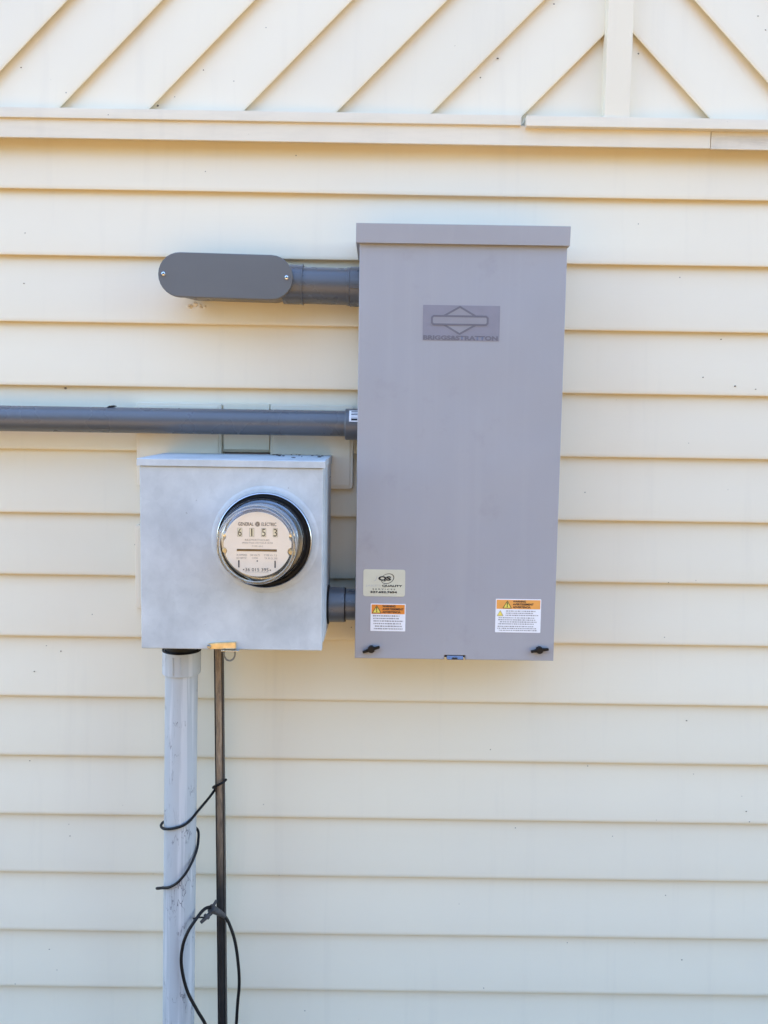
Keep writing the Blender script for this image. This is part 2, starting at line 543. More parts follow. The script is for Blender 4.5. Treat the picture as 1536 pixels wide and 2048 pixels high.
# ------------------------------------------------------------------ unseen trees, added behind the viewer to block the pale low sky
M['bark'] = plain('tree_bark', (0.10, 0.075, 0.055), 0.9, var=0.3)
M['foliage'] = plain('dark_evergreen_foliage', (0.035, 0.055, 0.022), 0.7, var=0.4, scale=2.0)
def tree_meshes(seed):
    rnd = random.Random(seed)
    tr = lathe([(0.30, 0.0), (0.22, 1.0), (0.17, 4.0), (0.08, 8.5), (0.0, 9.6)], (0, 0, 0), (0, 0, 1), 10)
    for k in range(14):
        z = 1.2 + k * 0.55
        a = k * 2.4 + rnd.random()
        ln = 2.3 * (1 - z / 11.0)
        tube([(0, 0, z), (math.cos(a) * ln * 0.5, math.sin(a) * ln * 0.5, z + 0.25), (math.cos(a) * ln, math.sin(a) * ln, z + 0.35)], lambda t: 0.06 * (1 - t) + 0.012, 5, 3, tr)
    m1 = bpy.data.meshes.new('trunk'); tr.to_mesh(m1); tr.free()
    m1.materials.append(M['bark'])
    vv, ff = [], []
    for i in range(5200):
        z = 0.5 + 10.0 * rnd.random() ** 1.15
        rmax = 2.7 * (1.0 - (z / 10.9) ** 1.7) * (0.75 + 0.5 * mnoise.noise(Vector((z * 1.3, seed, 0)))) + 0.15
        a = rnd.uniform(0, 2 * math.pi)
        rr = rmax * (0.45 + 0.55 * math.sqrt(rnd.random())) * (0.85 + 0.35 * mnoise.noise(Vector((math.cos(a) * 2, math.sin(a) * 2, z * 1.5 + seed))))
        c = Vector((rr * math.cos(a), rr * math.sin(a), z))
        u = Vector((rnd.gauss(0, 1), rnd.gauss(0, 1), rnd.gauss(0, 1))).normalized()
        w = u.orthogonal().normalized()
        sz = rnd.uniform(0.14, 0.30)
        n = len(vv)
        vv += [c - u * sz, c + w * sz * 0.45, c + u * sz, c - w * sz * 0.45]
        ff.append((n, n + 1, n + 2, n + 3))
    m2 = bpy.data.meshes.new('crown'); m2.from_pydata(vv, [], ff)
    m2.materials.append(M['foliage'])
    return m1, m2
kinds = [tree_meshes(21), tree_meshes(22)]
spots = [(-17.5, -16.0), (-13.6, -14.6), (-10.2, -15.3), (-6.8, -14.4), (-3.4, -15.1), (0.2, -14.5), (3.5, -15.2), (6.9, -14.6), (10.4, -15.3), (14.0, -14.7), (17.4, -15.8)]
for i, (tx, ty) in enumerate(spots):
    t = thing('added_evergreen_tree', 'unseen dark evergreen tree, added behind the viewer to block low sky', 'tree', (tx, ty, 0), 'unseen evergreen trees added to block low sky')
    for nm, me in zip(('trunk', 'crown'), kinds[i % 2]):
        o = bpy.data.objects.new(nm, me); col.objects.link(o); o.parent = t
    t.rotation_euler = (0, 0, i * 1.7)
    t.scale = (1, 1, 0.92 + 0.05 * ((i * 3) % 5))

# ------------------------------------------------------------------ house: lap siding below, diagonal siding above
house = thing('house', 'cream vinyl sided house wall, lapped boards below and diagonal boards above', 'house')
HX0, HX1 = -3.0, 3.4
PEAK_X = 0.4365
SLOPE = 0.62
def roof_z(x):
    return 4.55 - abs(x - PEAK_X) * SLOPE

wall_pts = [(HX0, 0), (HX1, 0), (HX1, roof_z(HX1)), (PEAK_X, roof_z(PEAK_X)), (HX0, roof_z(HX0))]
link('sheathing', prism(wall_pts, 0.004, 4.0), 'sheath', house, 0)
for sgn in (-1, 1):
    xe = HX0 - 0.3 if sgn < 0 else HX1 + 0.3
    pts = [(PEAK_X, roof_z(PEAK_X) + 0.02), (xe, roof_z(xe) + 0.02), (xe, roof_z(xe) + 0.16), (PEAK_X, roof_z(PEAK_X) + 0.16)]
    link('roof', prism(pts, -0.10, 4.2), 'roof', house, 0)

PROFILE = [(-0.0006, 0.0145), (-0.0094, 0.0120), (-0.0116, 0.0016), (-0.0126, 0.0003), (-0.0136, 0.0008), (-0.0142, 0.0028), (-0.0141, 0.008),
           (-0.0110, 0.040), (-0.0078, 0.070), (-0.0043, 0.102), (-0.0004, 0.142)]

def lap_board(x0, x1, seed, step=0.11, wav=1.0):
    rnd = random.Random(seed)
    n = max(2, int((x1 - x0) / step))
    bm = bmesh.new()
    ph = rnd.uniform(0, 100)
    rows = []
    for i in range(n + 1):
        x = x0 + (x1 - x0) * i / n
        dy = 0.0011 * wav * mnoise.noise(Vector((x * 1.3, ph, 0)))
        dz = 0.0013 * wav * mnoise.noise(Vector((x * 0.9, ph, 7)))
        belly = 0.0009 * wav * mnoise.noise(Vector((x * 2.1, ph, 15)))
        rows.append([bm.verts.new((x, y + dy + belly * math.sin(math.pi * min(1, z / 0.13)), z + dz)) for y, z in PROFILE])
    for A, B in zip(rows[:-1], rows[1:]):
        for k in range(len(PROFILE) - 1):
            bm.faces.new((A[k], B[k], B[k + 1], A[k + 1]))
    bmesh.ops.recalc_face_normals(bm, faces=bm.faces[:])
    # outward is -Y
    s = sum(f.normal.y * f.calc_area() for f in bm.faces)
    if s > 0:
        bmesh.ops.reverse_faces(bm, faces=bm.faces[:])
    return bm

def part_empty(name, parent):
    o = bpy.data.objects.new(name, None)
    o.empty_display_size = 0.05
    col.objects.link(o)
    o.parent = parent
    return o

lower = part_empty('lap_siding', house)
rnd = random.Random(5)
for i in range(-1, 16):
    bm = lap_board(HX0, HX1, 100 + i)
    me = bpy.data.meshes.new('siding_board')
    bm.to_mesh(me); bm.free()
    o = link_mesh('siding_board', me, 'vinyl', None, wn=False)
    o.parent = lower
    o.location = (0, 0, 2.05 - 0.127 * i + rnd.uniform(-0.0012, 0.0012))
    o.rotation_euler = (0, R_(rnd.uniform(-0.03, 0.03)), 0)

gable = part_empty('diagonal_siding', house)
def clip(bm, pt, nrm):
    bmesh.ops.bisect_plane(bm, geom=bm.verts[:] + bm.edges[:] + bm.faces[:], plane_co=Vector(pt), plane_no=Vector(nrm), clear_outer=True)

GY = -0.014
S2 = math.sqrt(0.5)
def diagonal(c, side, seed, zref):
    """butt edge on the line x - (z - zref) = c (left) or x + (z - zref) = c (right)"""
    bm = lap_board(-0.4, 6.2, seed, wav=0.8)
    if side < 0:
        rot = Matrix.Rotation(R_(-45), 4, 'Y')      # local +X -> up right, local +Z -> up left
        org = Vector((c, GY, zref))
    else:
        rot = Matrix.Scale(-1, 4, (1, 0, 0)) @ Matrix.Rotation(R_(-45), 4, 'Y')
        org = Vector((c, GY, zref))
    mw = Matrix.Translation(org) @ rot
    bmesh.ops.transform(bm, matrix=mw, verts=bm.verts[:])
    clip(bm, (0, 0, 2.1795), (0, 0, -1))
    if side < 0:
        clip(bm, (PEAK_X, 0, 0), (1, 0, 0)); clip(bm, (HX0, 0, 0), (-1, 0, 0))
    else:
        clip(bm, (PEAK_X, 0, 0), (-1, 0, 0)); clip(bm, (HX1, 0, 0), (1, 0, 0))
    nn = Vector((-SLOPE, 0, 1)) if side < 0 else Vector((SLOPE, 0, 1))
    clip(bm, (PEAK_X, 0, roof_z(PEAK_X)), nn)
    if len(bm.faces) == 0:
        bm.free(); return
    if side > 0:
        bmesh.ops.reverse_faces(bm, faces=bm.faces[:])
    bmesh.ops.transform(bm, matrix=mw.inverted(), verts=bm.verts[:])
    me = bpy.data.meshes.new('diagonal_board')
    bm.to_mesh(me); bm.free()
    o = link_mesh('diagonal_board', me, 'vinyl', None, wn=False)
    o.parent = gable
    o.matrix_local = mw
LEFT_C = [0.2593, 0.0812, -0.1006, -0.2793, -0.4618, -0.6335]
cs = [0.4380] + LEFT_C + [-0.6335 - 0.1786 * k for k in range(1, 22)]
for i, c in enumerate(cs):
    diagonal(c, -1, 300 + i, 2.1962)
cr = [0.4440, 0.6215, 0.7975] + [0.7975 + 0.1786 * k for k in range(1, 21)]
for i, c in enumerate(cr):
    diagonal(c, 1, 400 + i, 2.1975)

trim = part_empty('horizontal_trim', house)
def long_strip(x0, x1, y0, y1, z0, z1, bev, seed, step=0.12, amp=0.0008):
    bm = box(x0, x1, y0, y1, z0, z1)
    n = int((x1 - x0) / step)
    for i in range(1, n):
        x = x0 + (x1 - x0) * i / n
        bmesh.ops.bisect_plane(bm, geom=bm.verts[:] + bm.edges[:] + bm.faces[:], plane_co=(x, 0, 0), plane_no=(1, 0, 0))
    ed = [e for e in bm.edges if len(e.link_faces) == 2 and e.calc_face_angle(0) > 0.5]
    bmesh.ops.bevel(bm, geom=ed, offset=bev, segments=2, profile=0.5, affect='EDGES')
    for v in bm.verts:
        v.co.y += amp * mnoise.noise(Vector((v.co.x * 1.5, seed, 0)))
        v.co.z += amp * mnoise.noise(Vector((v.co.x * 1.2, seed, 5)))
    return bm
link('trim_board', long_strip(HX0, 0.6195, -0.040, -0.0355, 2.1375, 2.1745, 0.0012, 1), 'trim', trim)
link('trim_backing', long_strip(HX0, HX1, -0.0350, 0.002, 2.1600, 2.1715, 0.0012, 1), 'trim', trim)
link('trim_board', long_strip(0.6208, HX1, -0.0395, -0.0355, 2.1365, 2.1735, 0.0012, 2), 'trim_dirty', trim)
link('trim_channel', long_strip(HX0, 0.2548, -0.046, -0.004, 2.1722, 2.1915, 0.0014, 3), 'trim', trim)
link('trim_channel', long_strip(0.2630, HX1, -0.053, -0.004, 2.1682, 2.1878, 0.0014, 4), 'trim', trim)
bm = box(PEAK_X - 0.0245, PEAK_X + 0.0242, -0.047, -0.004, 2.1885, roof_z(PEAK_X) - 0.06, 0.0015)
link('centre_batten', bm, 'vinyl', house)
for x0, x1 in ((HX0 - 0.02, HX0 + 0.08), (HX1 - 0.08, HX1 + 0.02)):
    link('corner_post', box(x0, x1, -0.028, 0.10, 0, 2.137, 0.003), 'trim', house)
# patched strip of siding and its open slot between the mounting blocks
link('siding_patch', box(-0.3195, -0.2275, -0.020, -0.004, 1.5475, 1.640, 0.0012), 'vinyl', house)
link('exposed_wood', box(-0.318, -0.228, -0.0165, -0.004, 1.512, 1.5415, 0.001), 'wood', house)

# ------------------------------------------------------------------ mounting blocks behind the meter box
def mounting_block(x0, x1, z0, z1, label):
    t = thing('mounting_block', label, 'mounting block', ((x0 + x1) / 2, -0.004, z0), 'cream mounting blocks behind the meter box')
    link('base_plate', prism(rrect(x0, x1, z0, z1, 0.006), -0.0225, -0.004, 0.003), 'block', t)
    w = 0.0065
    link('face_plate', prism(rrect(x0 + w, x1 - w, z0 + w, z1 - w, 0.003), -0.0245, -0.015, 0.001), 'block', t)
    return t
mounting_block(-0.4935, -0.3225, 1.4720, 1.6395, 'cream mounting block peeking out above left corner of the meter box')
mounting_block(-0.4990, -0.3300, 1.2216, 1.3932, 'cream mounting block mostly hidden beside left edge of the meter box')
mounting_block(-0.2255, -0.0590, 1.4715, 1.6385, 'cream mounting block between the meter box and the tall grey panel')

# ------------------------------------------------------------------ tall grey transfer switch panel
PX0, PX1, PZ0, PZ1 = -0.0475, 0.3292, 1.1580, 1.9265
pan = thing('electrical_panel', 'tall lilac grey electrical panel with logo plate and warning stickers', 'electrical panel', ((PX0 + PX1) / 2, -0.012, PZ0))
link('enclosure', box(PX0 + 0.002, PX1 - 0.002, -0.126, -0.0135, PZ0 + 0.003, PZ1, 0.0015), 'panel', pan)
# front cover with a notch at the bottom centre
NX0, NX1, NZ = 0.1225, 0.1618, 1.1662
outl = [(PX0, PZ0), (NX0, PZ0), (NX0, NZ), (NX1, NZ), (NX1, PZ0), (PX1, PZ0), (PX1, PZ1), (PX0, PZ1)]
bmc = prism(outl, -0.1400, -0.1245, 0.0016, 3)
link('front_cover', bmc, 'panel', pan)
# rain cap
cap = box(-0.0540, 0.3320, -0.1500, -0.0130, 1.9235, 1.9575, 0.0008)
for v in cap.verts:
    if v.co.z > 1.95:
        v.co.z += (v.co.y + 0.149) * 0.02
    elif v.co.y < -0.14:
        v.co.y += 0.0022
link('rain_cap', cap, 'panel', pan)
# padlock tab in the notch
tb = bmesh.new()
pr = [(-0.1300, 1.1590), (-0.1470, 1.1598), (-0.1475, 1.1610), (-0.1400, 1.1655), (-0.1300, 1.1658)]
A = [tb.verts.new((0.1268, y, z)) for y, z in pr]; B = [tb.verts.new((0.1578, y, z)) for y, z in pr]
tb.faces.new(A[::-1]); tb.faces.new(B)
for k in range(5):
    tb.faces.new((A[k], A[(k + 1) % 5], B[(k + 1) % 5], B[k]))
bmesh.ops.recalc_face_normals(tb, faces=tb.faces[:])
tab = link('padlock_tab', tb, 'tabsteel', pan, 20)
link('tab_slot', box(0.1365, 0.1465, -0.1474, -0.1440, 1.1617, 1.1634), 'ink', tab, 0)
link('notch_shade_sheet', box(NX0 + 0.0002, NX1 - 0.0002, -0.1262, -0.1255, 1.1590, 1.1660), 'ink', pan, 0)  # black sheet standing in for the shade inside the notch

PY = -0.1400
def sticker(name, x0, x1, z0, z1, r, mat, parent=pan, y=PY):
    return link(name, prism(rrect(x0, x1, z0, z1, r, 3), y - 0.0005, y + 0.0004), mat, parent, 0)
SY = PY - 0.0005
# logo plate
lp = sticker('logo_plate', 0.0697, 0.2100, 1.7530, 1.8165, 0.0004, 'logo_bg')
tag(lp, 'darker grey plate with diamond emblem and maker lettering')
def outline_shape(pts, width, y, thick=0.0003):
    """closed outline of given stroke width as a flat ring"""
    n = len(pts)
    P = [Vector((x, z)) for x, z in pts]
    inner = []
    area = sum(P[i].x * P[(i + 1) % n].y - P[(i + 1) % n].x * P[i].y for i in range(n))
    sgn = 1 if area > 0 else -1
    for i in range(n):
        d1 = (P[i] - P[i - 1]).normalized(); d2 = (P[(i + 1) % n] - P[i]).normalized()
        n1 = Vector((-d1.y, d1.x)) * sgn; n2 = Vector((-d2.y, d2.x)) * sgn
        m = (n1 + n2).normalized()
        inner.append(P[i] + m * (width / max(0.3, m.dot(n1))))
    bm = bmesh.new()
    a = [bm.verts.new((p.x, y - thick, p.y)) for p in P]
    b = [bm.verts.new((p.x, y - thick, p.y)) for p in inner]
    for i in range(n):
        bm.faces.new((a[i], a[(i + 1) % n], b[(i + 1) % n], b[i]))
    bm.normal_update()
    for f in bm.faces:
        if f.normal.y > 0:
            f.normal_flip()
    return bm
def flat(pts, y, thick=0.0003):
    bm = bmesh.new()
    f = bm.faces.new([bm.verts.new((x, y - thick, z)) for x, z in pts])
    bm.normal_update()
    if f.normal.y > 0:
        f.normal_flip()
    return bm
ex, ez = 0.1369, 1.7895
dia = [(ex - 0.046, ez), (ex, ez + 0.0262), (ex + 0.046, ez), (ex, ez - 0.0262)]
link('emblem_diamond', flat(dia, SY, 0.0002), 'logo_fill', lp, 0)
link('emblem_diamond_outline', outline_shape(dia, 0.0033, SY, 0.0004), 'logo_ink', lp, 0)
hexa = [(ex - 0.0525, ez - 0.0055), (ex - 0.0485, ez - 0.0092), (ex + 0.0485, ez - 0.0092), (ex + 0.0525, ez - 0.0055),
        (ex + 0.0525, ez + 0.0055), (ex + 0.0485, ez + 0.0092), (ex - 0.0485, ez + 0.0092), (ex - 0.0525, ez + 0.0055)]
link('emblem_bar', flat(hexa, SY, 0.0006), 'logo_fill', lp, 0)
link('emblem_bar_outline', outline_shape(hexa, 0.0034, SY, 0.0008), 'logo_ink', lp, 0)
link('lettering', text_mesh('BRIGGS&STRATTON', 0.0708, 0.2072, 1.7540, 1.7622, SY, 0.045), 'logo_ink', lp, 0)
# installer's sticker
jq = sticker('installer_sticker', -0.0330, 0.0456, 1.2775, 1.3285, 0.004, 'jqs')
tag(jq, 'pale olive sticker with JQS initials and a telephone number')
link('lettering', text_mesh('QS', -0.0050, 0.0192, 1.3060, 1.3160, SY, 0.06), 'ink', jq, 0)
link('lettering', text_mesh('J', -0.0130, -0.0062, 1.3063, 1.3155, SY, 0.0, shear=0.3), 'ink_faint', jq, 0)
bm = bmesh.new()
N = 40
ra, rb_ = [], []
for i in range(N):
    a = R_(-160 + 320 * i / (N - 1))
    w = 0.0004 + 0.0006 * math.sin(math.pi * i / (N - 1)) ** 0.5
    for lst, k in ((ra, 0.0115), (rb_, 0.0115 - w * 1.3)):
        x = 0.0125 + k * math.cos(a) * 1.05 + k * math.sin(a) * 0.25
        z = 1.3112 + k * math.sin(a) * 0.86
        lst.append(bm.verts.new((x, SY - 0.0002, z)))
for i in range(N - 1):
    bm.faces.new((ra[i], ra[i + 1], rb_[i + 1], rb_[i]))
link('swoosh', bm, 'ink', jq, 0)
link('lettering', text_mesh("JAKE'S", -0.0285, -0.0005, 1.2950, 1.2997, SY, 0.0), 'ink_faint', jq, 0)
link('lettering', text_mesh('QUALITY', 0.0022, 0.0405, 1.2950, 1.2997, SY, 0.045), 'ink', jq, 0)
link('lettering', text_mesh('SERVICES', -0.0155, 0.0270, 1.2900, 1.2924, SY, 0.02, space=1.7), 'ink', jq, 0)
link('lettering', text_mesh('337.652.7654', -0.0195, 0.0305, 1.2835, 1.2878, SY, 0.05), 'ink', jq, 0)

def triangle(cx, z0, z1, y):
    h = z1 - z0
    return [(cx - h * 0.58, z0), (cx + h * 0.58, z0), (cx, z1)]
def warning_label(x0, x1, z0, z1, hdr, om, label, tri_x, txt_x0, txt_x1, second):
    s = sticker('warning_sticker', x0, x1, z0, z1, 0.0012, 'white')
    tag(s, label)
    e = 0.0016
    link('header_band', flat([(x0 + e, hdr), (x1 - e, hdr), (x1 - e, z1 - e), (x0 + e, z1 - e)], SY, 0.0002), om, s, 0)
    h = z1 - e - hdr
    t = triangle(tri_x, hdr + 0.0012, z1 - e - 0.0012, SY)
    link('warning_triangle', flat(t, SY, 0.0004), 'yellow', s, 0)
    link('triangle_outline', outline_shape(t, 0.0010, SY, 0.0006), 'ink', s, 0)
    link('exclamation_mark', text_mesh('!', tri_x - 0.0009, tri_x + 0.0009, hdr + 0.0030, z1 - e - 0.0045, SY, 0.06, 0.0007), 'ink', s, 0)
    for i, (w, k) in enumerate((('WARNING', 0.62), ('AVERTISSEMENT', 1.0), ('ADVERTENCIA', 0.86))):
        zt = z1 - e - 0.0010 - i * (h - 0.0012) / 3
        zh = (h - 0.0012) / 3 * 0.74
        link('lettering', text_mesh(w, txt_x0, txt_x0 + (txt_x1 - txt_x0) * k, zt - zh, zt, SY, 0.035, 0.0005), 'ink', s, 0)
    if second:
        t2 = triangle(x0 + 0.0088, hdr - 0.0135, hdr - 0.0025, SY)
        link('warning_triangle', flat(t2, SY, 0.0004), 'yellow', s, 0)
        link('triangle_outline', outline_shape(t2, 0.0007, SY, 0.0006), 'ink_grey', s, 0)
        link('fine_print', strokes(3, x0 + 0.0175, x1 - 0.004, hdr - 0.0140, hdr - 0.0020, SY, 11), 'ink_grey', s, 0)
        link('fine_print', strokes(4, x0 + 0.003, x1 - 0.003, z0 + 0.0145, hdr - 0.0150, SY, 12), 'ink_grey', s, 0)
        link('fine_print', strokes(3, x0 + 0.003, x1 - 0.003, z0 + 0.0022, z0 + 0.0135, SY, 13), 'ink_grey', s, 0)
    else:
        link('fine_print', strokes(6, x0 + 0.004, x1 - 0.004, z0 + 0.0022, hdr - 0.0012, SY, 14), 'ink_grey', s, 0)
    return s
warning_label(-0.0185, 0.0473, 1.2110, 1.2635, 1.2440, 'orange', 'small warning sticker with deep orange header below the olive sticker', -0.0070, 0.0035, 0.0435, False)
warning_label(0.2168, 0.3024, 1.2120, 1.2760, 1.2570, 'orange_faded', 'wide warning sticker with two yellow triangles near the right knob', 0.2385, 0.2490, 0.2880, True)

def wing_knob(x, z, tilt):
    k = lathe([(0.0, 0.0), (0.0062, 0.0), (0.0068, 0.001), (0.0068, 0.008), (0.0058, 0.0105), (0.0, 0.0108)], (x, PY, z), (0, -1, 0), 24)
    o = link('wing_knob', k, 'knob', pan)
    for s in (-1, 1):
        w = bmesh.new()
        d = Vector((math.cos(R_(tilt)), 0, math.sin(R_(tilt)))) * s
        q = Vector((-d.z, 0, d.x))
        c0 = Vector((x, PY - 0.0055, z)) + d * 0.005
        c1 = Vector((x, PY - 0.0075, z)) + d * 0.0168
        vv = []
        for c, hw, hd in ((c0, 0.0028, 0.0035), (c1, 0.0021, 0.0028)):
            for a, b in ((-1, -1), (1, -1), (1, 1), (-1, 1)):
                vv.append(w.verts.new(c + q * hw * a + Vector((0, hd * b, 0))))
        w.faces.new(vv[0:4]); w.faces.new(vv[4:8])
        for i in range(4):
            j = (i + 1) % 4
            w.faces.new((vv[i], vv[j], vv[4 + j], vv[4 + i]))
        bmesh.ops.recalc_face_normals(w, faces=w.faces[:])
        bmesh.ops.bevel(w, geom=w.edges[:], offset=0.0008, segments=2, profile=0.5, affect='EDGES')
        link('wing', w, 'knob', o)
wing_knob(-0.0162, 1.1770, 18)
wing_knob(0.3010, 1.1800, 9)

# ------------------------------------------------------------------ conduit body with its short conduit into the panel
LBZ = 1.8722
lb = thing('conduit_body', 'dark grey oblong conduit body with screwed cover, joined to the panel by thick conduit', 'conduit body', (-0.2995, -0.012, LBZ))
def stadium(x0, x1, zc, r, n=14):
    pts = []
    for i in range(n + 1):
        a = R_(-90 + 180 * i / n); pts.append((x1 - r + r * math.cos(a), zc + r * math.sin(a)))
    for i in range(n + 1):
        a = R_(90 + 180 * i / n); pts.append((x0 + r + r * math.cos(a), zc + r * math.sin(a)))
    return pts
LX0, LX1, LR = -0.4259, -0.1731, 0.0412
b1 = bmesh.new()
o1 = stadium(LX0 + 0.0035, LX1 - 0.0035, LBZ, LR - 0.0035)
o2 = stadium(LX0 + 0.026, LX1 - 0.006, LBZ, LR - 0.0055)
o3 = stadium(LX0 + 0.034, LX1 - 0.010, LBZ, LR - 0.010)
rg = []
for oo, y in ((o1, -0.0895), (o1, -0.080), (o2, -0.030), (o3, -0.012)):
    rg.append([b1.verts.new((x, y, z)) for x, z in oo])
for A, B in zip(rg[:-1], rg[1:]):
    n = len(A)
    for i in range(n):
        b1.faces.new((A[i], A[(i + 1) % n], B[(i + 1) % n], B[i]))
b1.faces.new(rg[0]); b1.faces.new(rg[-1][::-1])
bmesh.ops.recalc_face_normals(b1, faces=b1.faces[:])
link('housing', b1, 'pvc', lb)
link('cover', prism(stadium(LX0, LX1, LBZ, LR), -0.0960, -0.0890, 0.0018, 3), 'pvc_face', lb, 30)
for sx, sz in ((-0.4150, LBZ), (-0.1848, LBZ)):
    s = link('screw', lathe([(0.0, 0.0026), (0.0016, 0.0027), (0.0017, 0.0031), (0.0034, 0.0026), (0.0044, 0.0012), (0.0047, 0.0), (0.0047, -0.001)], (sx, -0.0960, sz), (0, -1, 0), 20), 'steel', lb)
    link('screw_recess', lathe([(0.0, 0.0033), (0.0015, 0.0033), (0.0015, 0.002)], (sx, -0.0960, sz + 0.0003), (0, -1, 0), 8), 'ink', s, 0)
HZ, HY = 1.8685, -0.0520
link('hub', lathe([(0.030, -0.2), (0.0368, -0.195), (0.0368, -0.1605), (0.0378, -0.1600), (0.0378, -0.1575), (0.0345, -0.157)], (0, HY, HZ), (1, 0, 0), 48), 'pvc', lb)
link('short_conduit', lathe([(0.0343, -0.17), (0.0343, -0.045)], (0, HY, HZ - 0.0007), (1, 0, 0), 48), 'pvc', lb)
link('box_adapter', lathe([(0.0343, -0.0735), (0.0358, -0.0733), (0.0358, -0.068), (0.0352, -0.0675), (0.0374, -0.0670), (0.0374, -0.046)], (0, HY, HZ - 0.0007), (1, 0, 0), 48), 'pvc', lb)
link('mould_line', box(-0.0668, -0.047, HY - 0.0378, HY - 0.0366, HZ - 0.0100, HZ - 0.0088, 0.0003), 'pvc', lb)
lb.rotation_euler = (0, R_(0.85), 0)

# ------------------------------------------------------------------ long horizontal conduit
hc = thing('horizontal_conduit', 'long dark grey conduit running left to right into the panel above the meter box', 'conduit', (-0.05, -0.0365, 1.602))
link('pipe', lathe([(0.0, -2.88), (0.0248, -2.88), (0.0248, -0.046)], (0, -0.0575, 1.6018), (1, 0, 0), 48), 'pvc', hc)
cp = link('coupling', lathe([(0.0248, -0.0742), (0.0292, -0.0740), (0.0303, -0.0725), (0.0303, -0.0470)], (0, -0.0575, 1.6005), (1, 0, 0), 48), 'pvc', hc)
def curved_patch(xa, xb, r, a0, a1, cy, cz, n=10):
    bm = bmesh.new(); rows = []
    for i in range(n + 1):
        a = R_(a0 + (a1 - a0) * i / n)
        y, z = cy - r * math.cos(a), cz + r * math.sin(a)
        rows.append((bm.verts.new((xa, y, z)), bm.verts.new((xb, y, z))))
    for p, q in zip(rows[:-1], rows[1:]):
        bm.faces.new((p[0], p[1], q[1], q[0]))
    return bm
lbl = link('label', curved_patch(-0.0655, -0.0485, 0.0306, 8, 58, -0.0575, 1.6005), 'white', cp)
for i, (a0, a1) in enumerate(((49, 53), (41, 44), (33, 37), (24, 26), (12, 20))):
    link('label_print', curved_patch(-0.0615, -0.0495, 0.0308, a0, a1, -0.0575, 1.6005, 3), 'ink', lbl)

# ------------------------------------------------------------------ meter box
mbx = thing('meter_box', 'pale galvanised square meter box holding the round electric meter', 'meter box', (-0.267, -0.025, 1.19))
BX0, BX1 = -0.4290, -0.1045
YF = -0.2100
link('box_body', box(-0.4285, -0.1028, -0.194, -0.0255, 1.2010, 1.524, 0.002), 'galv', mbx)
MX, MZ = -0.2095, 1.3900
# front cover plate with flange, round opening raised into a collar
cv = box(BX0, BX1, YF, -0.1925, 1.1897, 1.5185, 0.0022, 3)
link('front_cover', cv, 'galv', mbx)
link('meter_collar', lathe([(0.0960, 0.0002), (0.0945, 0.0006), (0.0925, 0.0013), (0.0900, 0.0016), (0.0850, 0.0016), (0.080, 0.0015)], (MX + 0.0028, YF, MZ), (0, -1, 0), 72), 'galv', mbx)
# lid: sheet bent down over the front, sloping up to the wall
ld = bmesh.new()
prf = [(-0.2135, 1.5185), (-0.2135, 1.5300), (-0.2120, 1.5312), (-0.0270, 1.5395), (-0.0270, 1.5225), (-0.2050, 1.5225), (-0.2100, 1.5187)]
A = [ld.verts.new((-0.4325, y, z)) for y, z in prf]; B = [ld.verts.new((-0.1012, y, z)) for y, z in prf]
ld.faces.new(A); ld.faces.new(B[::-1])
for k in range(len(prf)):
    ld.faces.new((A[k], B[k], B[(k + 1) % len(prf)], A[(k + 1) % len(prf)]))
bmesh.ops.recalc_face_normals(ld, faces=ld.faces[:])
link('lid', ld, 'galv', mbx, 20)
link('rivet', lathe([(0.0, 0.0018), (0.0016, 0.0014), (0.0022, 0.0)], (-0.1028, -0.060, 1.497), (1, 0, 0), 12), 'steel', mbx)
# bottom latch with seal
lt = bmesh.new()
pts = [(-0.3105, 1.1950), (-0.3080, 1.2010), (-0.2950, 1.2030), (-0.2720, 1.2042), (-0.2585, 1.2050), (-0.2580, 1.1928), (-0.3060, 1.1915)]
lt = prism(pts, YF - 0.0055, YF + 0.001, 0.0012)
la = link('latch', lt, 'brass', mbx)
link('latch_rivet', lathe([(0.0, 0.0028), (0.0030, 0.002), (0.0040, 0.0)], (-0.3060, YF - 0.0055, 1.1965), (0, -1, 0), 16), 'darkmetal', la)
link('latch_tongue', box(-0.2835, -0.2515, YF - 0.0120, YF - 0.002, 1.1895, 1.1913, 0.0006), 'steel', la)
ring_pts = [(-0.2785, YF - 0.007, 1.1930)] + [(-0.2690 + 0.0098 * math.cos(a), YF - 0.008, 1.1845 + 0.0125 * math.sin(a)) for a in [R_(180 + 22.5 * i) for i in range(9)]] + [(-0.2600, YF - 0.007, 1.1935)]
link('seal_ring', tube(ring_pts, 0.0015, 8, 4), 'wire_steel', la)

# ------------------------------------------------------------------ electric meter
mt = thing('electric_meter', 'round glass electric meter with cream dial plugged into the meter box', 'electric meter', (MX, YF, MZ))
AX = (0, -1, 0)
MC = (MX, YF, MZ)
MR = (MX + 0.0028, YF, MZ)
link('sealing_ring', lathe([(0.0815, 0.002), (0.0835, 0.002), (0.0846, 0.004), (0.0846, 0.0125), (0.0838, 0.0142), (0.0826, 0.0148), (0.0818, 0.0140), (0.0815, 0.0060)], MR, AX, 96, closed=True), 'chrome', mt, 50)
link('gasket', lathe([(0.0818, 0.0095), (0.0770, 0.0105), (0.0742, 0.0085), (0.0, 0.0085)], MR, AX, 72), 'black', mt)
link('meter_base', lathe([(0.0720, 0.0086), (0.0715, 0.0180), (0.0680, 0.0200), (0.0655, 0.0200), (0.0645, 0.0240), (0.0575, 0.0560), (0.0560, 0.0630), (0.0, 0.0630)], MC, AX, 72), 'darkmetal', mt)
